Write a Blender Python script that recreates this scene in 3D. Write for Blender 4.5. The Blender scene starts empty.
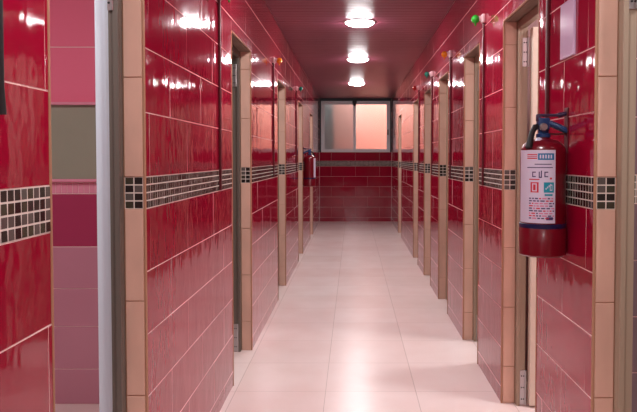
import bpy, math, random
from mathutils import Vector, Matrix
random.seed(7)
S = bpy.context.scene
COL = S.collection
PI = math.pi

# ------------------------------------------------------------------ helpers
class MB:
    """collects faces of several materials and links them as one mesh"""
    def __init__(self):
        self.v = []; self.f = []; self.m = []
    def quad(self, pts, mi=0):
        b = len(self.v); self.v += [tuple(p) for p in pts]
        self.f.append(tuple(range(b, b + len(pts)))); self.m.append(mi)
    def box(self, a, b, mi=0, bev=0.0):
        x0, y0, z0 = (min(a[i], b[i]) for i in range(3))
        x1, y1, z1 = (max(a[i], b[i]) for i in range(3))
        if bev <= 0:
            n = len(self.v)
            self.v += [(x0,y0,z0),(x1,y0,z0),(x1,y1,z0),(x0,y1,z0),(x0,y0,z1),(x1,y0,z1),(x1,y1,z1),(x0,y1,z1)]
            for q in ((0,3,2,1),(4,5,6,7),(0,1,5,4),(1,2,6,5),(2,3,7,6),(3,0,4,7)):
                self.f.append(tuple(n+i for i in q)); self.m.append(mi)
            return
        e = min(bev, (x1-x0)*.45, (y1-y0)*.45, (z1-z0)*.45)
        import bmesh
        bm = bmesh.new()
        bmesh.ops.create_cube(bm, size=1)
        for p in bm.verts:
            p.co = Vector(((x0+x1)/2 + p.co.x*(x1-x0), (y0+y1)/2 + p.co.y*(y1-y0), (z0+z1)/2 + p.co.z*(z1-z0)))
        bmesh.ops.bevel(bm, geom=bm.edges[:], offset=e, segments=2, affect='EDGES', profile=.5)
        self.bm(bm, mi); bm.free()
    def bm(self, bm, mi=0):
        n = len(self.v); bm.verts.index_update()
        self.v += [tuple(p.co) for p in bm.verts]
        for f in bm.faces:
            self.f.append(tuple(n + p.index for p in f.verts)); self.m.append(mi)
    def tile(self, o, u, v, n, u0, u1, v0, v1, h=.003, bev=.0016, mi=0, tilt=.0004, base=0.0, mb_=None):
        if u1-u0 < .006 or v1-v0 < .006: return
        P = lambda a, b, c: o + u*a + v*b + n*c
        k = len(self.v)
        bev = min(bev, (u1-u0)*.3, (v1-v0)*.3)
        outer = [P(u0,v0,base), P(u1,v0,base), P(u1,v1,base), P(u0,v1,base)]
        su = random.uniform(-tilt, tilt); sv = random.uniform(-tilt, tilt)
        hh = base + h
        inner = [P(u0+bev,v0+bev,hh-su-sv), P(u1-bev,v0+bev,hh+su-sv), P(u1-bev,v1-bev,hh+su+sv), P(u0+bev,v1-bev,hh-su+sv)]
        self.v += [tuple(p) for p in outer + inner]
        flip = u.cross(v).dot(n) < 0
        for q in ((4,5,6,7),(0,1,5,4),(1,2,6,5),(2,3,7,6),(3,0,4,7)):
            q = tuple(k+i for i in q); qs0 = tuple(k+i for i in (4,5,6,7))
            self.f.append(q[::-1] if flip else q); self.m.append(mi if (mb_ is None or q == qs0) else mb_)
    def lathe(self, prof, seg=32, c=(0,0,0), axis='z', mi=0, a0=0, a1=2*PI):
        """prof: list of (r, h)"""
        k = len(self.v); full = abs(a1-a0-2*PI) < 1e-6
        ns = seg if full else seg+1
        for r, h in prof:
            for i in range(ns):
                a = a0 + (a1-a0)*i/seg
                p = (r*math.cos(a), r*math.sin(a), h)
                if axis == 'x': p = (h, r*math.cos(a), r*math.sin(a))
                if axis == 'y': p = (r*math.sin(a), h, r*math.cos(a))
                self.v.append((c[0]+p[0], c[1]+p[1], c[2]+p[2]))
        for j in range(len(prof)-1):
            for i in range(seg):
                i2 = (i+1) % ns
                self.f.append((k+j*ns+i, k+j*ns+i2, k+(j+1)*ns+i2, k+(j+1)*ns+i)); self.m.append(mi)
    def tube(self, pts, r, seg=10, mi=0, caps=True):
        pts = [Vector(p) for p in pts]; k = len(self.v)
        rs = r if isinstance(r, (list, tuple)) else [r]*len(pts)
        up = None
        for i, p in enumerate(pts):
            d = (pts[min(i+1, len(pts)-1)] - pts[max(i-1, 0)]).normalized()
            if up is None:
                up = d.orthogonal().normalized()
            up = (up - d*up.dot(d)).normalized(); s = d.cross(up)
            for j in range(seg):
                a = 2*PI*j/seg
                self.v.append(tuple(p + (up*math.cos(a) + s*math.sin(a))*rs[i]))
        for i in range(len(pts)-1):
            for j in range(seg):
                j2 = (j+1) % seg
                self.f.append((k+i*seg+j, k+i*seg+j2, k+(i+1)*seg+j2, k+(i+1)*seg+j)); self.m.append(mi)
        if caps:
            self.f.append(tuple(k+j for j in range(seg))[::-1]); self.m.append(mi)
            b = k+(len(pts)-1)*seg
            self.f.append(tuple(b+j for j in range(seg))); self.m.append(mi)
    def sphere(self, c, r, mi=0, seg=20, rings=12, sc=(1,1,1)):
        k = len(self.v)
        for i in range(rings+1):
            t = PI*i/rings
            for j in range(seg):
                a = 2*PI*j/seg
                self.v.append((c[0]+r*sc[0]*math.sin(t)*math.cos(a), c[1]+r*sc[1]*math.sin(t)*math.sin(a), c[2]+r*sc[2]*math.cos(t)))
        for i in range(rings):
            for j in range(seg):
                j2 = (j+1) % seg
                self.f.append((k+i*seg+j, k+(i+1)*seg+j, k+(i+1)*seg+j2, k+i*seg+j2)); self.m.append(mi)
    def build(self, name, mats, parent=None, smooth=False, loc=(0,0,0)):
        me = bpy.data.meshes.new(name)
        me.from_pydata(self.v, [], self.f)
        if not isinstance(mats, (list, tuple)): mats = [mats]
        for m in mats: me.materials.append(m)
        me.polygons.foreach_set('material_index', self.m)
        me.validate(); me.update()
        if smooth:
            import bmesh
            bm = bmesh.new(); bm.from_mesh(me)
            bmesh.ops.remove_doubles(bm, verts=bm.verts[:], dist=1e-5)
            bmesh.ops.recalc_face_normals(bm, faces=bm.faces[:])
            bm.to_mesh(me); bm.free()
            me.polygons.foreach_set('use_smooth', [True]*len(me.polygons))
            me.set_sharp_from_angle(angle=math.radians(38))
        o = bpy.data.objects.new(name, me); COL.objects.link(o)
        o.location = loc
        if parent: o.parent = parent
        return o

def tag(o, label=None, cat=None, group=None, kind=None):
    if label: o['label'] = label
    if cat: o['category'] = cat
    if group: o['group'] = group
    if kind: o['kind'] = kind
    return o

def empty(name, loc=(0,0,0), rz=0.0):
    o = bpy.data.objects.new(name, None); COL.objects.link(o)
    o.location = loc; o.rotation_euler = (0,0,rz); o.empty_display_size = .05
    return o

def copy_tree(o, parent=None, loc=None, rz=None):
    c = o.copy(); COL.objects.link(c)
    if parent: c.parent = parent
    if loc is not None: c.location = loc
    if rz is not None: c.rotation_euler = (0,0,rz)
    for ch in list(o.children): copy_tree(ch, c)
    return c

def lin(r, g, b):
    f = lambda c: (c/255)/12.92 if c/255 <= .04045 else ((c/255+.055)/1.055)**2.4
    return (f(r), f(g), f(b), 1)

def mat(name, rgb, rough=.5, metal=0.0, ior=1.5, emit=None, es=1.0, coat=0.0, trans=0.0, var=0.0, vscale=(1,1,1), vs=4.0,
        bump=0.0, bscale=(1,1,1), bs=20.0, bdist=.002):
    m = bpy.data.materials.new(name); m.use_nodes = True
    nt = m.node_tree; p = nt.nodes['Principled BSDF']
    p.inputs['Base Color'].default_value = rgb if len(rgb) == 4 else (*rgb, 1)
    p.inputs['Roughness'].default_value = rough
    p.inputs['Metallic'].default_value = metal
    p.inputs['IOR'].default_value = ior
    p.inputs['Coat Weight'].default_value = coat
    p.inputs['Coat Roughness'].default_value = .04
    p.inputs['Transmission Weight'].default_value = trans
    if emit:
        p.inputs['Emission Color'].default_value = emit; p.inputs['Emission Strength'].default_value = es
    def noise(scl, s, det=3):
        tc = nt.nodes.new('ShaderNodeTexCoord'); mp = nt.nodes.new('ShaderNodeMapping')
        mp.inputs['Scale'].default_value = scl
        nz = nt.nodes.new('ShaderNodeTexNoise'); nz.inputs['Scale'].default_value = s; nz.inputs['Detail'].default_value = det
        nt.links.new(tc.outputs['Object'], mp.inputs['Vector']); nt.links.new(mp.outputs['Vector'], nz.inputs['Vector'])
        return nz
    if var > 0:
        nz = noise(vscale, vs, 5)
        mx = nt.nodes.new('ShaderNodeMix'); mx.data_type = 'RGBA'
        c = p.inputs['Base Color'].default_value
        mx.inputs[6].default_value = tuple(max(0, x*(1-var)) for x in c[:3]) + (1,)
        mx.inputs[7].default_value = tuple(min(1, x*(1+var)) for x in c[:3]) + (1,)
        nt.links.new(nz.outputs['Fac'], mx.inputs[0]); nt.links.new(mx.outputs[2], p.inputs['Base Color'])
    if bump > 0:
        nz = noise(bscale, bs, 2)
        bp = nt.nodes.new('ShaderNodeBump'); bp.inputs['Strength'].default_value = bump; bp.inputs['Distance'].default_value = bdist
        nt.links.new(nz.outputs['Fac'], bp.inputs['Height']); nt.links.new(bp.outputs['Normal'], p.inputs['Normal'])
    return m

# ------------------------------------------------------------------ dimensions
XL, XR = -.695, .80                    # corridor faces
TH = .12                               # wall thickness
YF = 13.47                             # far wall face
YB = -2.6                              # wall behind the camera
H = 2.55
HEAD = 2.045
EYE = 1.32
B0, B1 = 1.15, 1.257                   # mosaic band
ROWS = [0, .0875, .30, .5125, .725, .9375, B0]
ROWS_UP = [B1 + .2155*i for i in range(7)]
LEFT_OPEN = [(1.49, 2.17), (3.73, 4.43), (5.99, 6.69), (8.25, 8.95), (10.51, 11.21)]
RIGHT_OPEN = [(1.50, 2.149), (2.81, 3.467), (4.127, 4.685), (5.46, 6.05), (6.68, 7.29), (7.98, 8.58), (10.75, 11.45)]

# ------------------------------------------------------------------ materials
M = {}
M['red'] = mat('glazed_red_tile', (.31, .003, .026), rough=.06, ior=1.6, bump=.68, bscale=(1, 1, .55), bs=10, bdist=.0035, var=.18, vs=3)
M['grout'] = mat('pink_grout', lin(240, 206, 206), rough=.8)
M['chip_dark'] = mat('mosaic_dark', lin(38, 33, 32), rough=.12)
M['chip_grey'] = mat('mosaic_grey', lin(92, 86, 82), rough=.12)
M['chip_olive'] = mat('mosaic_olive', lin(62, 60, 48), rough=.12)
M['mgrout'] = mat('mosaic_grout', lin(225, 215, 205), rough=.8)
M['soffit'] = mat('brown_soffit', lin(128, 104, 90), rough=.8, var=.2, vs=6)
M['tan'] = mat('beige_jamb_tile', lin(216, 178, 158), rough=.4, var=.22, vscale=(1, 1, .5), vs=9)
M['tan_edge'] = mat('beige_edge_strip', lin(176, 132, 104), rough=.45)
M['frame_dark'] = mat('grey_door_frame', lin(112, 106, 98), rough=.38, metal=.35)
M['frame_tan'] = mat('beige_door_frame', lin(162, 144, 124), rough=.4, metal=.1)
M['leaf_cream'] = mat('cream_door_leaf', lin(226, 214, 196), rough=.4)
M['leaf_white'] = mat('white_metal_leaf', lin(206, 216, 226), rough=.35)
M['steel'] = mat('steel', lin(190, 190, 192), rough=.3, metal=.9)
M['alu'] = mat('window_aluminium', lin(226, 230, 232), rough=.35, metal=.0)
M['gasket'] = mat('dark_gasket', lin(28, 40, 46), rough=.5)
M['ceil'] = mat('maroon_ceiling_slat', (.28, .062, .11), rough=.38, bump=.25, bscale=(.4, 1, 1), bs=6, bdist=.002)
M['plaster'] = mat('grey_plaster', lin(150, 120, 118), rough=.9)
M['peach'] = mat('peach_render', lin(248, 184, 168), rough=.9, var=.05, vs=3)
M['glass'] = mat('frosted_pane', (1, .97, .95), rough=.22, trans=1.0, ior=1.35)
M['screen'] = mat('insect_screen_pane', (.5, .54, .57), rough=.32, trans=1.0, ior=1.35)
M['lamp'] = mat('lamp_diffuser', (1, 1, 1), rough=.4, emit=(1, .973, .985, 1), es=31)
M['lamp_rim'] = mat('lamp_rim', lin(235, 235, 235), rough=.3)
M['conduit'] = mat('dark_red_conduit', lin(84, 4, 18), rough=.5)
M['black'] = mat('black_rubber', lin(16, 12, 14), rough=.6)
M['mount'] = mat('pinkish_plastic', lin(232, 196, 200), rough=.4)
M['green'] = mat('green_bulb', lin(38, 165, 42), rough=.15)
M['orange'] = mat('orange_bulb', lin(236, 140, 24), rough=.15)
M['teal'] = mat('teal_bulb', lin(24, 118, 98), rough=.15)
M['redbulb'] = mat('red_bulb', lin(150, 30, 26), rough=.15)
M['lilac'] = mat('lilac_plate', lin(214, 188, 216), rough=.12)
M['pink'] = mat('pink_cabin_tile', lin(240, 122, 150), rough=.15, bump=.3, bs=8, bdist=.003)
M['wine'] = mat('wine_cabin_tile', lin(172, 60, 96), rough=.15, bump=.3, bs=8, bdist=.003)
M['mauve'] = mat('mauve_cabin_tile', lin(200, 138, 156), rough=.2, bump=.3, bs=8, bdist=.003)
M['strip'] = mat('pale_pink_border', lin(230, 150, 172), rough=.2)
M['ggreen'] = mat('grey_green_glass', lin(156, 156, 138), rough=.12)
M['ext_red'] = mat('extinguisher_red', (.15, .0025, .010), rough=.28, coat=.5)
M['ext_navy'] = mat('extinguisher_navy', lin(20, 26, 66), rough=.35)
M['ext_blue'] = mat('valve_blue', lin(22, 58, 104), rough=.35)
M['ext_purple'] = mat('lever_dark', lin(52, 40, 70), rough=.35)
M['label'] = mat('label_white', lin(214, 208, 226), rough=.35)
M['l_blue'] = mat('label_blue', lin(38, 120, 168), rough=.35)
M['l_teal'] = mat('label_teal', lin(16, 150, 172), rough=.35)
M['l_red'] = mat('label_red', lin(206, 44, 62), rough=.35)
M['l_ink'] = mat('label_ink', lin(70, 56, 104), rough=.35)
M['l_pink'] = mat('label_pink', lin(214, 128, 160), rough=.35)
M['sensor'] = mat('dark_grey_plastic', lin(30, 34, 38), rough=.4)
M['brass'] = mat('brown_latch', lin(120, 96, 82), rough=.35, metal=.4)
M['ground'] = mat('grey_ground', lin(150, 140, 132), rough=.9)

def floor_material():
    m = bpy.data.materials.new('cream_floor_tile'); m.use_nodes = True
    nt = m.node_tree; p = nt.nodes['Principled BSDF']; N = nt.nodes.new; L = nt.links.new
    tc = N('ShaderNodeTexCoord'); sp = N('ShaderNodeSeparateXYZ'); L(tc.outputs['Object'], sp.inputs[0])
    def math_(op, a, b=None):
        n = N('ShaderNodeMath'); n.operation = op
        for i, q in enumerate((a, b)):
            if q is None: continue
            if isinstance(q, (int, float)): n.inputs[i].default_value = q
            else: L(q, n.inputs[i])
        return n.outputs[0]
    def cell(out, off):
        t = math_('DIVIDE', math_('SUBTRACT', out, off), .51)
        fr = math_('SUBTRACT', t, math_('FLOOR', t))
        return math_('MINIMUM', fr, math_('SUBTRACT', 1.0, fr)), math_('FLOOR', t)
    ax, ix = cell(sp.outputs[0], -.155 - .51*20); ay, iy = cell(sp.outputs[1], 3.64 - .51*20)
    joint = math_('LESS_THAN', math_('MINIMUM', ax, ay), .0025)
    cb = N('ShaderNodeCombineXYZ'); L(ix, cb.inputs[0]); L(iy, cb.inputs[1])
    wn = N('ShaderNodeTexWhiteNoise'); wn.noise_dimensions = '2D'; L(cb.outputs[0], wn.inputs['Vector'])
    nz = N('ShaderNodeTexNoise'); nz.inputs['Scale'].default_value = 3.2; nz.inputs['Detail'].default_value = 6; L(tc.outputs['Object'], nz.inputs['Vector'])
    f = math_('ADD', math_('MULTIPLY', nz.outputs['Fac'], .8), math_('MULTIPLY', wn.outputs['Value'], .3))
    cr = N('ShaderNodeValToRGB'); L(f, cr.inputs[0])
    cr.color_ramp.elements[0].position = .2; cr.color_ramp.elements[0].color = lin(238, 214, 208)
    cr.color_ramp.elements[1].position = .8; cr.color_ramp.elements[1].color = lin(250, 234, 230)
    mx = N('ShaderNodeMix'); mx.data_type = 'RGBA'; L(joint, mx.inputs[0]); L(cr.outputs[0], mx.inputs[6]); mx.inputs[7].default_value = lin(188, 166, 158)
    L(mx.outputs[2], p.inputs['Base Color'])
    p.inputs['Roughness'].default_value = .27
    bp = N('ShaderNodeBump'); bp.inputs['Strength'].default_value = .15; bp.inputs['Distance'].default_value = .002
    n2 = N('ShaderNodeTexNoise'); n2.inputs['Scale'].default_value = 5; L(tc.outputs['Object'], n2.inputs['Vector'])
    L(n2.outputs['Fac'], bp.inputs['Height']); L(bp.outputs['Normal'], p.inputs['Normal'])
    return m
M['floor'] = floor_material()

UY, UX, UZ = Vector((0,1,0)), Vector((1,0,0)), Vector((0,0,1))

# ------------------------------------------------------------------ tiled surfaces
WALLMATS = [M['grout'], M['red'], M['chip_dark'], M['chip_grey'], M['chip_olive'], M['mgrout']]
def chips(mb, o, u, n, u0, u1, v0=B0, v1=B1, pitch=.0268, rows=4, first=2, ground=5):
    P = lambda a, b, c: o + u*a + UZ*b + n*c
    q = [P(u0, v0, .0012), P(u1, v0, .0012), P(u1, v1, .0012), P(u0, v1, .0012)]
    if u.cross(UZ).dot(n) < 0: q = q[::-1]
    mb.quad(q, ground)
    rp = (v1-v0)/rows; k = max(1, round((u1-u0)/pitch)); cp = (u1-u0)/k
    for r in range(rows):
        for c in range(k):
            mi = first + random.choices((0, 1, 2), (5, 3, 2))[0]
            mb.tile(o, u, UZ, n, u0+c*cp+.0019, u0+(c+1)*cp-.0019, v0+r*rp+.0021, v0+(r+1)*rp-.0021, h=.0006, bev=.0004, mi=mi, tilt=.0003, base=.0012)

def rows_in(v0, v1):
    r = []
    for k, (a, b) in enumerate(zip(ROWS[:-1], ROWS[1:])): r.append((a, b, k % 2))
    for k, (a, b) in enumerate(zip(ROWS_UP[:-1], ROWS_UP[1:])): r.append((a, b, (k+1) % 2))
    return [(max(a, v0), min(b, v1), k) for a, b, k in r if min(b, v1) - max(a, v0) > .01]

def red_rect(mb, o, u, n, u0, u1, v0, v1, phase=2.72, L=.5, mi=1, g=.0014, band=True):
    for a, b, par in rows_in(v0, v1):
        s = phase + (0 if par else L/2)
        k = math.floor((u0 - s)/L)
        while s + k*L < u1:
            c0 = max(u0, s+k*L); c1 = min(u1, s+(k+1)*L)
            mb.tile(o, u, UZ, n, c0+.0004, c1-.0004, a+g, b-g, h=.0014, bev=.0005, mi=mi, tilt=.0007, mb_=0)
            k += 1
    if band and v0 <= B0 and v1 >= B1: chips(mb, o, u, n, u0, u1)

def corridor_wall(name, x, n, opens, label):
    mb = MB(); o = Vector((x, 0, 0)); out = x - n.x*TH
    ys = [YB] + [q for a in opens for q in a] + [YF]
    piers = [(ys[i], ys[i+1]) for i in range(0, len(ys), 2)]
    CUT = ROWS_UP[4]
    for a, b in piers:
        mb.box((x, a, 0), (out, b, HEAD), 0)
        red_rect(mb, o, UY, n, max(a, -1.0), b, 0, CUT)
    mb.box((x, YB, HEAD), (out, YF, H+.05), 0)
    for a, b in opens: red_rect(mb, o, UY, n, a, b, HEAD, CUT, band=False)
    red_rect(mb, o, UY, n, -1.0, YF, CUT, H, band=False)
    return tag(mb.build(name, WALLMATS), label, 'wall', kind='structure')

corridor_wall('wall_left', XL, UX, LEFT_OPEN, 'left corridor wall of glossy red tiles with a dark mosaic band')
corridor_wall('wall_right', XR, -UX, RIGHT_OPEN, 'right corridor wall of glossy red tiles with a dark mosaic band')

# far wall under the window
WZ0, WZ1 = 1.44, 2.548
mb = MB(); o = Vector((0, YF, 0))
mb.box((XL-.3, YF, 0), (XR+.3, YF+.14, WZ0), 0)
mb.box((XL-2.2, YF, 0), (XL, YF+.14, H+.05), 0); mb.box((XR, YF, 0), (XR+1.9, YF+.14, H+.05), 0)
red_rect(mb, o, UX, -UY, XL+.004, XR-.004, 0, WZ0, phase=.05)
tag(mb.build('wall_back', WALLMATS), 'red tiled end wall below the window, with a mosaic band', 'wall', kind='structure')

# wall behind the camera
mb = MB(); mb.box((-2.9, YB-.12, 0), (2.7, YB, H+.05), 0)
red_rect(mb, Vector((0, YB, 0)), UX, UY, XL, XR, 0, H)
tag(mb.build('wall_front', WALLMATS), 'red tiled corridor wall behind the camera', 'wall', kind='structure')

# outer walls of the cabins
for nm, x0, x1, lb in (('wall_outer_left', -2.72, -2.6, 'plain outer wall of the cabins on the left'), ('wall_outer_right', 2.4, 2.52, 'plain outer wall of the cabins on the right')):
    mb = MB(); mb.box((x0, YB, 0), (x1, YF, H+.05)); tag(mb.build(nm, M['plaster']), lb, 'wall', kind='structure')

# partitions between cabins
def partition_plain(y, side, k):
    mb = MB()
    if side < 0: mb.box((-2.6, y, 0), (XL-TH, y+.08, H+.02))
    else: mb.box((XR+TH, y, 0), (2.4, y+.06, H+.02))
    nm = 'wall_partition'
    w = ['first', 'second', 'third', 'fourth', 'fifth', 'sixth', 'seventh'][k]
    tag(mb.build(nm, M['plaster']), f"plain partition behind the {w} doorway on the {'left' if side < 0 else 'right'}", 'wall', kind='structure')
for k, y in enumerate((5.72, 7.98, 10.24, 12.3)): partition_plain(y, -1, k+1)
partition_plain(.9, -1, 0)
for k, y in enumerate((3.80, 5.08, 6.36, 7.64, 9.6, 12.3)): partition_plain(y, 1, k+1)

# tiled partition seen through the first doorway on the left
YP = 3.45
mb = MB(); mb.box((-2.6, YP, 0), (XL-TH, YP+.08, H+.02), 0)
o = Vector((0, YP, 0)); XA, XB = -2.6, XL-TH
def simple_rows(mb, vs, mi, L=.5, off=0.0, xa=XA, xb=XB, g=.002):
    for i, (a, b) in enumerate(zip(vs[:-1], vs[1:])):
        x = xa - (L/2 if i % 2 else 0) + off
        while x < xb:
            mb.tile(o, UX, UZ, -UY, max(x, xa)+g, min(x+L, xb)-g, a+g, b-g, mi=mi, tilt=.0005)
            x += L
simple_rows(mb, [0, .19, .42, .623, .847], 3)
simple_rows(mb, [.847, 1.13], 2, L=.9)
for i in range(60):
    x = XA + i*.03
    if x+.03 < XB: mb.tile(o, UX, UZ, -UY, x+.001, x+.029, 1.132, 1.188, mi=4, tilt=.0002)
simple_rows(mb, [1.19, 1.605], 1, L=.9)
simple_rows(mb, [1.605, 1.905, 2.23, 2.55], 1, L=.9)
tag(mb.build('wall_partition', [M['grout'], M['pink'], M['wine'], M['mauve'], M['strip']]), 'pink and mauve tiled wall seen through the nearest doorway on the left', 'wall', kind='structure')
# glass panel on it
root = tag(empty('glass_panel', (-1.50, YP-.0025, 1.195)), 'grey green glass panel on the pink tiles beyond the nearest left doorway', 'panel')
mb = MB(); mb.box((-.17, -.016, .012), (.27, -.004, .405), bev=.002); mb.build('pane', M['ggreen'], root)
mb = MB(); mb.box((-.19, -.026, 0), (.29, 0, .014)); mb.box((-.19, -.04, .403), (.29, 0, .418), bev=.003)
mb.box((-.19, -.02, .014), (-.172, 0, .403)); mb.box((.272, -.02, .014), (.29, 0, .403)); mb.build('border', M['strip'], root)

# tiled partition beyond the nearest right doorway
mb = MB(); mb.box((XR+TH, 2.42, 0), (2.4, 2.48, H+.02), 0)
o = Vector((0, 2.42, 0))
chips(mb, o, UX, -UY, XR+TH, 2.4)
simple_rows(mb, ROWS, 1, xa=XR+TH, xb=2.4); simple_rows(mb, ROWS_UP, 1, xa=XR+TH, xb=2.4)
tag(mb.build('wall_partition', [M['grout'], mat('grey_mauve_tile', lin(128, 108, 114), rough=.25), M['chip_dark'], M['chip_grey'], M['chip_olive'], M['mgrout']]), 'mauve tiled partition with a mosaic band beyond the nearest right doorway', 'wall', kind='structure')

# ------------------------------------------------------------------ floor and ceiling
mb = MB(); mb.box((-2.72, YB-.12, -.1), (2.52, YF+.14, 0))
tag(mb.build('floor', M['floor']), 'glossy cream tiled corridor floor', 'floor', kind='structure')
mb = MB(); mb.box((-2.72, YB-.12, H+.012), (2.52, YF+.14, H+.12), 1)
y = YB
while y < YF:
    # slats run across the corridor
    mb.tile(Vector((0,0,0)), UX, UY, -UZ, XL, XR, y+.001, min(y+.1, YF)-.001, h=.008, bev=.004, mi=0, tilt=.0003, base=-H-.008)
    y += .1
mb.box((XL-2.1, YB, H+.002), (XL, YF, H+.012), 2); mb.box((XR, YB, H+.002), (XR+1.8, YF, H+.012), 2)
tag(mb.build('ceiling', [M['ceil'], M['conduit'], M['plaster']]), 'glossy maroon slatted corridor ceiling', 'ceiling', kind='structure')

# ------------------------------------------------------------------ doorways: beige lining and door
ORD = ['nearest', 'second', 'third', 'fourth', 'fifth', 'sixth', 'farthest']
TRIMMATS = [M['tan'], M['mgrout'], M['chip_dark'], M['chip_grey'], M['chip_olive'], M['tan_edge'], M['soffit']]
def lining(k, side, y0, y1, idx, n_open, w=.068):
    """tiles on the reveals and soffit between wall face and door frame"""
    x = XL if side < 0 else XR
    s = -1 if side < 0 else 1
    mb = MB()
    U = Vector((s, 0, 0))
    vs = [0, .20, .52, .84, B0]; vu = [B1, 1.588, 1.92, HEAD-.004]
    for yy, n in ((y1, -UY), (y0, UY)):
        o = Vector((x, yy, 0))
        q = [o + n*.001, o + U*TH + n*.001, o + U*TH + UZ*HEAD + n*.001, o + UZ*HEAD + n*.001]
        if (q[1]-q[0]).cross(q[2]-q[1]).dot(n) < 0: q = q[::-1]
        mb.quad(q, 5)
        for vv in (vs, vu):
            for a, b in zip(vv[:-1], vv[1:]):
                mb.tile(o, U, UZ, n, .006, w, a+.0012, b-.0012, h=.004, bev=.0015, mi=0, tilt=.0002, base=.001)
                mb.tile(o, U, UZ, n, w+.05, TH-.001, a+.002, b-.002, h=.003, bev=.001, mi=0, tilt=.0002, base=.001)
        chips(mb, o, U, n, .006, w, pitch=.031, first=2, ground=1)
        # rounded edge strip on the arris
        mb.tube([o + n*.0 + U*.0 + UZ*.0, o + UZ*HEAD], .0045, seg=8, mi=5)
    o = Vector((x, y0, HEAD))
    yy = 0
    q = [o, o + UY*(y1-y0), o + UY*(y1-y0) + U*TH, o + U*TH]
    if (q[1]-q[0]).cross(q[2]-q[1]).dot(-UZ) < 0: q = q[::-1]
    mb.quad([p - UZ*.001 for p in q], 5)
    k2 = 2
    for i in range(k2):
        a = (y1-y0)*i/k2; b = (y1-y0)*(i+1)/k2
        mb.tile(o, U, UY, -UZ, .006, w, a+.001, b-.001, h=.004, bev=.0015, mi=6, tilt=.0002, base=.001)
    mb.tube([o, o + UY*(y1-y0)], .0045, seg=8, mi=5)
    nm = f'trim_{idx}'
    tag(mb.build(nm, TRIMMATS), f"beige tile lining with dark mosaic around the {n_open} doorway on the {'left' if s < 0 else 'right'}", 'trim', kind='structure')

def make_hinge(mb, xa, xb, yf, z0, z1):
    """two leaves and a knuckle on the face of the far jamb, facing -Y"""
    mb.box((xa, yf-.004, z0), (xb, yf, z1), bev=.001)
    for j in range(3):
        zc = z0 + (z1-z0)*(j+.5)/3
        for xx in (xa + (xb-xa)*.3, xa + (xb-xa)*.7):
            mb.lathe([(0, -.0055), (.0035, -.0055), (.004, -.004)], seg=10, c=(xx, yf, zc), axis='y', mi=1)
    mb.tube([(xb, yf-.006, z0), (xb, yf-.006, z1)], .006, seg=10)

def door(k, side, y0, y1, idx, n_open, ajar, leafm, framem, light_label):
    s = -1 if side < 0 else 1
    x = XL if side < 0 else XR
    fa, fb = (x + s*.069, x + s*.105) if ajar == 'folded' else (x + s*.070, x + s*.118)
    root = empty(f'door_{idx}', ((fa+fb)/2, (y0+y1)/2, 0))
    inv = Vector(((fa+fb)/2, (y0+y1)/2, 0))
    tag(root, light_label, 'door', kind='structure')
    sub = lambda m: setattr(m, 'v', [(p[0]-inv.x, p[1]-inv.y, p[2]-inv.z) for p in m.v])
    # frame: two jambs, rebate stop and head
    mb = MB()
    for yy, d in ((y1, -1), (y0, 1)):
        mb.box((fa, yy+d*.004, 0), (fb, yy+d*.034, HEAD-.004), bev=.002)
        mb.box((fa, yy+d*.034, 0), (fa+s*.018, yy+d*.044, HEAD-.034), bev=.002)
    mb.box((fa, y0+.034, HEAD-.036), (fb, y1-.034, HEAD-.004), bev=.002)
    mb.box((fa, y0+.034, HEAD-.046), (fa+s*.018, y1-.034, HEAD-.036))
    sub(mb); fr = mb.build('door_frame', framem, root)
    if ajar == 'folded':
        mb = MB(); mb.box((fb, y1-.001, 0), (x + s*.122, y1-.016, HEAD-.004), bev=.001); sub(mb)
        mb.build('frame_lip', leafm, root)
    for z0, z1 in ((.004, .19), (1.80, 1.95)):
        hb = MB(); make_hinge(hb, min(fa+s*.02, fb), max(fa+s*.02, fb), y1-.0345, z0, z1); sub(hb)
        hb.build('hinge', [M['steel'], M['black']], fr)
    # leaf hinged on the far jamb, built open along +s X from the hinge line, then turned
    W = (y1-y0) - .085; T = .043 if ajar == 'folded' else .042; HL = 2.0
    mb = MB()
    st = .07
    mb.box((0, 0, .012), (st*s, T, HL), bev=.003); mb.box(((W-st)*s, 0, .012), (W*s, T, HL), bev=.003)
    mb.box((st*s, 0, HL-.08), ((W-st)*s, T, HL), bev=.002); mb.box((st*s, 0, .012), ((W-st)*s, T, .11), bev=.002)
    mb.box((st*s, 0, .96), ((W-st)*s, T, 1.03), bev=.002)
    mb.box((st*s, .013, .11), ((W-st)*s, T-.013, .96)); mb.box((st*s, .013, 1.03), ((W-st)*s, T-.013, HL-.08))
    lf = mb.build('door_leaf', leafm, root)
    if ajar == 'folded':
        lf.location = (x + s*(.123 + T) - inv.x, y1+.008 - inv.y, 0); lf.rotation_euler = (0, 0, s*PI/2)
    else:
        lf.location = (fb + s*.014 - inv.x, y1-.034-T - inv.y, 0); lf.rotation_euler = (0, 0, s*math.radians(ajar))
    hm = MB(); xx = (W-.045)*s
    for q in (-1, 1):
        yb = 0 if q < 0 else T
        hm.lathe([(0, yb+q*.006), (.02, yb+q*.006), (.022, yb)], seg=18, c=(xx, 0, 1.0), axis='y')
        hm.tube([(xx, yb, 1.0), (xx, yb+q*.045, 1.0), (xx - s*.012, yb+q*.052, 1.0), (xx - s*.11, yb+q*.05, 1.0)], .008, seg=10)
    hm.build('handle', M['steel'], lf, smooth=True)
    return root

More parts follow.
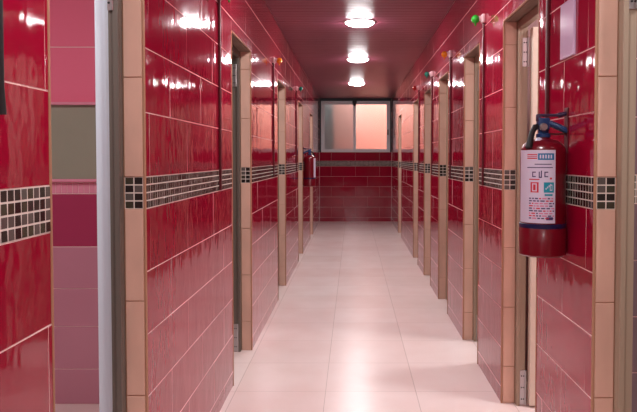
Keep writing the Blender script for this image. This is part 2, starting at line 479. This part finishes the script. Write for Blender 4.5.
idx = 0
for k, (a, b) in enumerate(LEFT_OPEN):
    n_open = ORD[k] if k < len(LEFT_OPEN)-1 else 'farthest'
    idx += 1
    lining(k, -1, a, b, idx, n_open, .067 if k == 0 else .068)
    door(k, -1, a, b, idx, n_open, 'folded' if k == 0 else 3, M['leaf_white'] if k == 0 else M['leaf_cream'], M['frame_dark'],
         f"{n_open} door on the left, " + ('white leaf folded back behind a grey metal frame' if k == 0 else 'grey metal frame with steel hinge plates'))
for k, (a, b) in enumerate(RIGHT_OPEN):
    idx += 1
    lining(k, 1, a, b, idx, ORD[k])
    d = door(k, 1, a, b, idx, ORD[k], 3, M['leaf_cream'], M['frame_tan'],
         f"{ORD[k]} door on the right, " + ('beige frame with a steel hinge' if k == 0 else 'cream leaf open inwards in a beige frame'))
    if k == 0:          # this leaf stands pushed back at the near jamb, out of view
        for ch in d.children:
            if ch.name.startswith('door_leaf'):
                ch.location.y = -(b-a)/2 + .034

# ------------------------------------------------------------------ window
root = tag(empty('window_1', ((XL+XR)/2, YF, WZ0)), 'frosted sliding window with two panes at the end of the corridor', 'window', kind='structure')
cx = (XL+XR)/2; W2 = (XR-XL)/2 - .004; HW = WZ1-WZ0
mb = MB()
for sx in (-1, 1): mb.box((sx*W2, .02, 0), (sx*(W2-.028), .12, HW))
mb.box((-W2, .02, HW-.05), (W2, .12, HW)); mb.box((-W2, .02, 0), (W2, .12, .012))
mb.build('window_gasket', M['gasket'], root)
mb = MB()
for sx in (-1, 1): mb.box((sx*(W2-.028), -.004, .0), (sx*(W2-.05), .10, HW-.05), bev=.003)
mb.box((-W2+.05, -.004, HW-.085), (W2-.05, .10, HW-.05), bev=.003); mb.box((-W2+.03, -.012, 0), (W2-.03, .10, .03), bev=.003)
mb.build('window_frame', M['alu'], root)
def sash(x0, x1, y, pm, nm):
    z0, z1, t = .03, HW-.085, .05
    mb = MB()
    for a, b in ((x0, x0+t), (x1-t, x1)): mb.box((a, y, z0), (b, y+.03, z1), bev=.003)
    mb.box((x0+t, y, z0), (x1-t, y+.03, z0+.035), bev=.003); mb.box((x0+t, y, z1-.035), (x1-t, y+.03, z1), bev=.003)
    s = mb.build('sash', M['alu'], root)
    mb = MB(); mb.box((x0+t-.002, y+.012, z0+.033), (x1-t+.002, y+.018, z1-.033)); p = mb.build('pane', pm, s)
    return s
xm = -.02
sl = sash(-W2+.05, xm+.03, .055, M['screen'], 'left'); sr = sash(xm-.03, W2-.05, .012, M['glass'], 'right')
mb = MB(); mb.box((W2-.09, -.012, .36), (W2-.06, .012, .47), bev=.004); mb.tube([(W2-.075, -.012, .44), (W2-.075, -.03, .43), (W2-.075, -.034, .38)], .007, seg=8)
mb.build('latch', M['brass'], sr, smooth=True)
# dark device hanging at the top of the window
root = tag(empty('sensor', (cx+xm, YF-.046, 2.385)), 'small dark device hanging at the top middle of the end window', 'sensor')
mb = MB(); mb.box((-.045, -.04, .05), (.045, .005, .125), bev=.012); mb.build('housing', M['sensor'], root, smooth=True)
mb = MB(); mb.sphere((0, -.02, .035), .032, seg=18, rings=10); mb.build('lens', M['black'], root, smooth=True)

mb = MB(); mb.box((XL+.004, YF-.05, H-.045), (XR-.004, YF+.02, H+.01), bev=.004)  # added strip: darkens the gap under the ceiling and blocks leaking outside light
tag(mb.build('trim_13', M['gasket']), 'added dark strip standing in for the dark gap above the end window', 'trim', kind='structure')

# outside
mb = MB(); mb.box((-4, YF+1.0, -.1), (4, YF+1.15, 3.4)); tag(mb.build('wall_exterior', M['peach']), 'peach rendered wall outside the end window', 'wall', kind='structure')
mb = MB(); mb.box((-4, YF+.14, -.12), (4, YF+1.15, -.02)); tag(mb.build('ground', M['ground']), 'grey ground outside the end window', 'ground', kind='structure')
mb = MB(); mb.box((-.80, YF+.62, -.02), (-.43, YF+.98, 3.3), bev=.02); tag(mb.build('pillar', mat('grey_pillar', lin(120, 128, 126), rough=.85)), 'grey pillar blurred behind the left pane of the end window', 'pillar', kind='structure')

# ------------------------------------------------------------------ ceiling lights
def light_fixture():
    r = empty('ceiling_light')
    mb = MB(); mb.lathe([(.125, 0), (.143, 0), (.144, -.004), (.138, -.009), (.127, -.010)], seg=40); mb.build('rim', M['lamp_rim'], r, smooth=True)
    mb = MB(); mb.lathe([(.129, -.006), (.126, -.012), (.105, -.026), (.07, -.035), (.035, -.039), (.0, -.040)], seg=40); mb.build('diffuser', M['lamp'], r, smooth=True)
    return r
ZC = H - .001
lamp0 = light_fixture()
LAMPS = [(5.91, 'round lit ceiling light nearest the camera of those in view'), (8.1, 'round lit ceiling light, middle of the three in view'), (10.7, 'round lit ceiling light nearest the end window'),
         (3.65, 'round lit ceiling light just above the view, before the nearest visible one'), (1.3, 'round lit ceiling light overhead near the camera'), (-1.05, 'round lit ceiling light behind the camera')]
for i, (yy, lb) in enumerate(LAMPS):
    l = lamp0 if i == 0 else copy_tree(lamp0)
    l.location = (.06, yy, ZC); tag(l, lb, 'ceiling light', 'round ceiling lights along the corridor')
for xx, yy, lb in ((-1.55, 1.75, 'unseen ceiling light added in the cabin behind the nearest left doorway'), (1.7, 3.05, 'unseen ceiling light added in the cabin behind the second right doorway'),
                   (1.7, 4.4, 'unseen ceiling light added in the cabin behind the third right doorway'), (1.7, 1.6, 'unseen ceiling light added in the cabin behind the nearest right doorway')):
    l = copy_tree(lamp0); l.location = (xx, yy, ZC+.002); tag(l, lb, 'ceiling light', 'unseen fill lights added inside the cabins')  # unseen lights, added to brighten the cabin partitions and door leaves

# ------------------------------------------------------------------ indicator lamps with conduits
def indicator(side, y, bulb, label, z=2.165, low=1.152):
    s = -1 if side < 0 else 1
    x = (XL+.0013) if side < 0 else (XR-.0013)
    n = -s
    r = tag(empty('indicator_lamp', (x, y, z)), label, 'indicator lamp', 'coloured indicator lamps beside the doors')
    mb = MB(); mb.box((0, -.026, -.026), (n*.02, .026, .026), bev=.005); mb.tube([(n*.018, 0, .004), (n*.036, 0, 0)], [.013, .016], seg=14); mb.build('mount', M['mount'], r, smooth=True)
    mb = MB(); mb.sphere((n*.056, 0, -.004), .026, seg=24, rings=14); mb.tube([(n*.056, 0, -.024), (n*.056, 0, -.045)], [.007, .004], seg=10); mb.build('bulb', bulb, r, smooth=True)
    mb = MB(); mb.box((0, -.011, low-z), (n*.012, .011, -.022), bev=.003); mb.build('conduit', M['conduit'], r)
    return r
indicator(-1, 3.37, M['green'], 'green indicator lamp with dark red conduit, nearest on the left wall')
indicator(-1, 5.65, M['orange'], 'orange indicator lamp with dark red conduit on the left wall')
indicator(-1, 7.93, M['teal'], 'small teal indicator lamp third along the left wall')
indicator(1, 2.665, M['green'], 'indicator lamp above the frame with its conduit behind the large fire extinguisher')
indicator(1, 3.97, M['green'], 'green indicator lamp with dark red conduit on the right wall')
indicator(1, 5.31, M['orange'], 'orange indicator lamp with dark red conduit on the right wall')
indicator(1, 6.56, M['teal'], 'teal indicator lamp on the right wall beyond the orange one')
indicator(1, 7.86, M['redbulb'], 'dull red indicator lamp farthest along the right wall')
# black cable at the left edge
mb = MB(); mb.tube([(XL+.008, 1.272, H-.005), (XL+.008, 1.272, 2.0), (XL+.008, 1.272, 1.46), (XL+.0095, 1.272, 1.405)], [.007, .007, .007, .009], seg=10)
tag(mb.build('cable', M['black'], smooth=True), 'black cable hanging down the nearest red tiles on the left', 'cable')
# lilac plate
mb = MB(); mb.box((XR-.0012, 2.345, 1.692), (XR-.010, 2.495, 1.9), bev=.002)
tag(mb.build('wall_plate', M['lilac']), 'pale lilac plate on the red tiles above the large fire extinguisher', 'plate')

# ------------------------------------------------------------------ fire extinguishers
def extinguisher():
    r = empty('fire_extinguisher'); R = .083
    mb = MB()
    prof = [(0, .06), (.07, .06), (R-.003, .066), (R, .075), (R, .385)]
    for i in range(1, 9):
        a = PI/2*i/8; prof.append((.024 + (R-.024)*math.cos(a), .385 + .048*math.sin(a)))
    prof += [(.024, .445), (0, .445)]
    mb.lathe(prof, seg=48); mb.build('body', M['ext_red'], r, smooth=True)
    mb = MB(); mb.lathe([(0, 0), (R-.004, 0), (R+.002, .005), (R+.002, .104), (R-.001, .108), (R-.006, .108)], seg=48); mb.build('base_skirt', M['ext_red'], r, smooth=True)
    mb = MB(); mb.lathe([(R+.0005, .104), (R+.0026, .106), (R+.0026, .120), (R+.0005, .122)], seg=48); mb.build('band', M['ext_navy'], r, smooth=True)
    # label, wrapped on the body; azimuth 0 = straight at -Y, positive towards +X
    def patch(mb, a0, a1, z0, z1, rr, mi):
        n = max(2, int(abs(a1-a0)/4)+1); k = len(mb.v)
        for i in range(n+1):
            a = math.radians(a0 + (a1-a0)*i/n)
            for z in (z0, z1): mb.v.append((rr*math.sin(a), -rr*math.cos(a), z))
        for i in range(n):
            mb.f.append((k+2*i, k+2*i+2, k+2*i+3, k+2*i+1)); mb.m.append(mi)
    A0, A1 = -88, 15
    lb = MB(); patch(lb, A0, A1, .126, .392, R+.0008, 0)
    U = lambda t: A0 + (A1-A0)*t            # 0..1 across
    Vv = lambda t: .126 + (.392-.126)*t
    q = R+.0014; q2 = R+.0019
    def el(u0, u1, v0, v1, mi, lay=0): patch(lb, U(u0), U(u1), Vv(v0), Vv(v1), q2 if lay else q, mi)
    # title block: red stripes and blue box with pale letters
    el(.30, .56, .88, .945, 3); el(.30, .56, .895, .91, 0, 1); el(.30, .56, .92, .932, 0, 1)
    el(.58, .96, .865, .955, 1)
    for i in range(5): el(.62+.063*i, .655+.063*i, .885, .935, 0, 1)
    for i, (a, b) in enumerate(((.5, .9), (.3, .93))): el(a, b, .80-.045*i, .812-.045*i, 4)
    # big dark letters row
    for a, b in ((.42, .435), (.42, .50),): pass
    def letter_c(u, v, w, h):
        el(u, u+w*.28, v, v+h, 4); el(u, u+w, v+h*.8, v+h, 4); el(u, u+w, v, v+h*.2, 4)
    letter_c(.44, .63, .09, .075); letter_c(.73, .63, .09, .075)
    el(.60, .625, .62, .705, 4); el(.65, .675, .62, .72, 4); el(.60, .675, .62, .637, 4)
    el(.86, .91, .60, .625, 3); el(.36, .62, .592, .606, 3)
    # pictogram boxes
    el(.40, .60, .42, .56, 3); el(.44, .56, .435, .545, 0, 1)
    patch(lb, U(.47), U(.53), Vv(.45), Vv(.53), R+.0024, 3)
    el(.72, .96, .42, .56, 2)
    for i in range(4): patch(lb, U(.76+.035*i), U(.785+.035*i), Vv(.46+.018*i), Vv(.485+.018*i), q2, 0)
    patch(lb, U(.86), U(.92), Vv(.445), Vv(.53), q2, 0); patch(lb, U(.875), U(.905), Vv(.46), Vv(.515), R+.0024, 2)
    el(.74, .93, .375, .40, 2)
    # small print
    rnd = random.Random(3)
    for row in range(9):
        v = .33 - row*.034; u = .36
        while u < .95:
            w = rnd.uniform(.04, .11)
            el(u, min(u+w, .97), v, v+.017, rnd.choice((3, 4, 5, 5, 4))); u += w + .025
    el(.78, .94, .045, .085, 4)
    lb.build('label', [M['label'], M['l_blue'], M['l_teal'], M['l_red'], M['l_ink'], M['l_pink']], r, smooth=False)
    # valve
    mb = MB(); mb.lathe([(0, .44), (.026, .44), (.026, .452), (.019, .456), (.019, .49), (0, .49)], seg=24)
    mb.box((-.022, -.018, .468), (.02, .018, .512), bev=.004); mb.build('valve', M['ext_blue'], r, smooth=True)
    mb = MB(); mb.tube([(.0, 0, .505), (.02, 0, .494), (.06, 0, .478), (.085, 0, .466)], [.011, .011, .012, .011], seg=10)
    for q_ in (-1, 1): mb.tube([(.0, q_*.008, .5), (.06, q_*.01, .474), (.086, q_*.008, .462)], .008, seg=8)
    mb.build('carry_handle', M['ext_blue'], r, smooth=True)
    mb = MB(); mb.box((-.026, -.012, .517), (.06, .012, .527), bev=.004); mb.tube([(.055, 0, .521), (.085, 0, .53)], [.01, .007], seg=10)
    mb.box((-.026, -.012, .50), (-.012, .012, .522), bev=.003); mb.build('lever', M['ext_purple'], r, smooth=True)
    mb = MB(); mb.lathe([(0, -.032), (.013, -.032), (.015, -.018)], seg=20, c=(-.006, 0, .478), axis='y'); mb.build('gauge', M['steel'], r, smooth=True)
    # hose
    mb = MB(); mb.tube([(-.018, -.004, .482), (-.034, -.012, .478), (-.048, -.025, .458), (-.058, -.04, .432), (-.068, -.052, .40)], [.010, .011, .011, .011, .013], seg=14)
    hs = mb.build('hose', M['black'], r, smooth=True)
    mb = MB(); mb.tube([(-.022, -.026, .432), (-.028, -.034, .418)], [.012, .016], seg=12); mb.build('safety_tag', M['label'], r, smooth=True)
    # wall bracket (towards +X)
    mb = MB(); mb.box((.084, -.018, .38), (.0885, .018, .55), bev=.001); mb.box((.02, -.004, .448), (.086, .004, .456)); mb.build('bracket', M['conduit'], r)
    return r
ext = extinguisher()
ext.location = (XR-.0013-.0886, 2.43, .957)
tag(ext, 'large red fire extinguisher with white label on the nearest right wall', 'fire extinguisher', 'red fire extinguishers on the walls')
e2 = copy_tree(ext, loc=(XL+.0013+.0886, 9.07, .925), rz=PI)
tag(e2, 'small distant red fire extinguisher on the left wall near the window', 'fire extinguisher', 'red fire extinguishers on the walls')
# on the far one the label faces the corridor: turn just that part
for ch in e2.children:
    if ch.name.startswith('label'): ch.rotation_euler = (0, 0, PI + math.radians(134))

# ------------------------------------------------------------------ world, camera, view
w = bpy.data.worlds.new('World'); S.world = w; w.use_nodes = True
bg = w.node_tree.nodes['Background']; bg.inputs[0].default_value = (1, .98, .96, 1); bg.inputs[1].default_value = .92

cam = bpy.data.cameras.new('Camera'); co = bpy.data.objects.new('Camera', cam); COL.objects.link(co)
F = 650.0; TILT = .031
cam.sensor_width = 36; cam.lens = 36*F/637
cam.shift_x = -(353-318.5)/637
cam.shift_y = -((206-158) - F*math.tan(TILT))/637
co.location = (0, 0, EYE); co.rotation_euler = (PI/2 - TILT, 0, 0)
cam.clip_start = .05
S.camera = co

S.view_settings.view_transform = 'Standard'; S.view_settings.look = 'None'
S.view_settings.exposure = 2.17; S.view_settings.gamma = 1; S.view_settings.use_curve_mapping = False
S.cycles.use_denoising = True
S.cycles.max_bounces = 10; S.cycles.diffuse_bounces = 6; S.cycles.glossy_bounces = 6
S.cycles.sample_clamp_indirect = 6.0
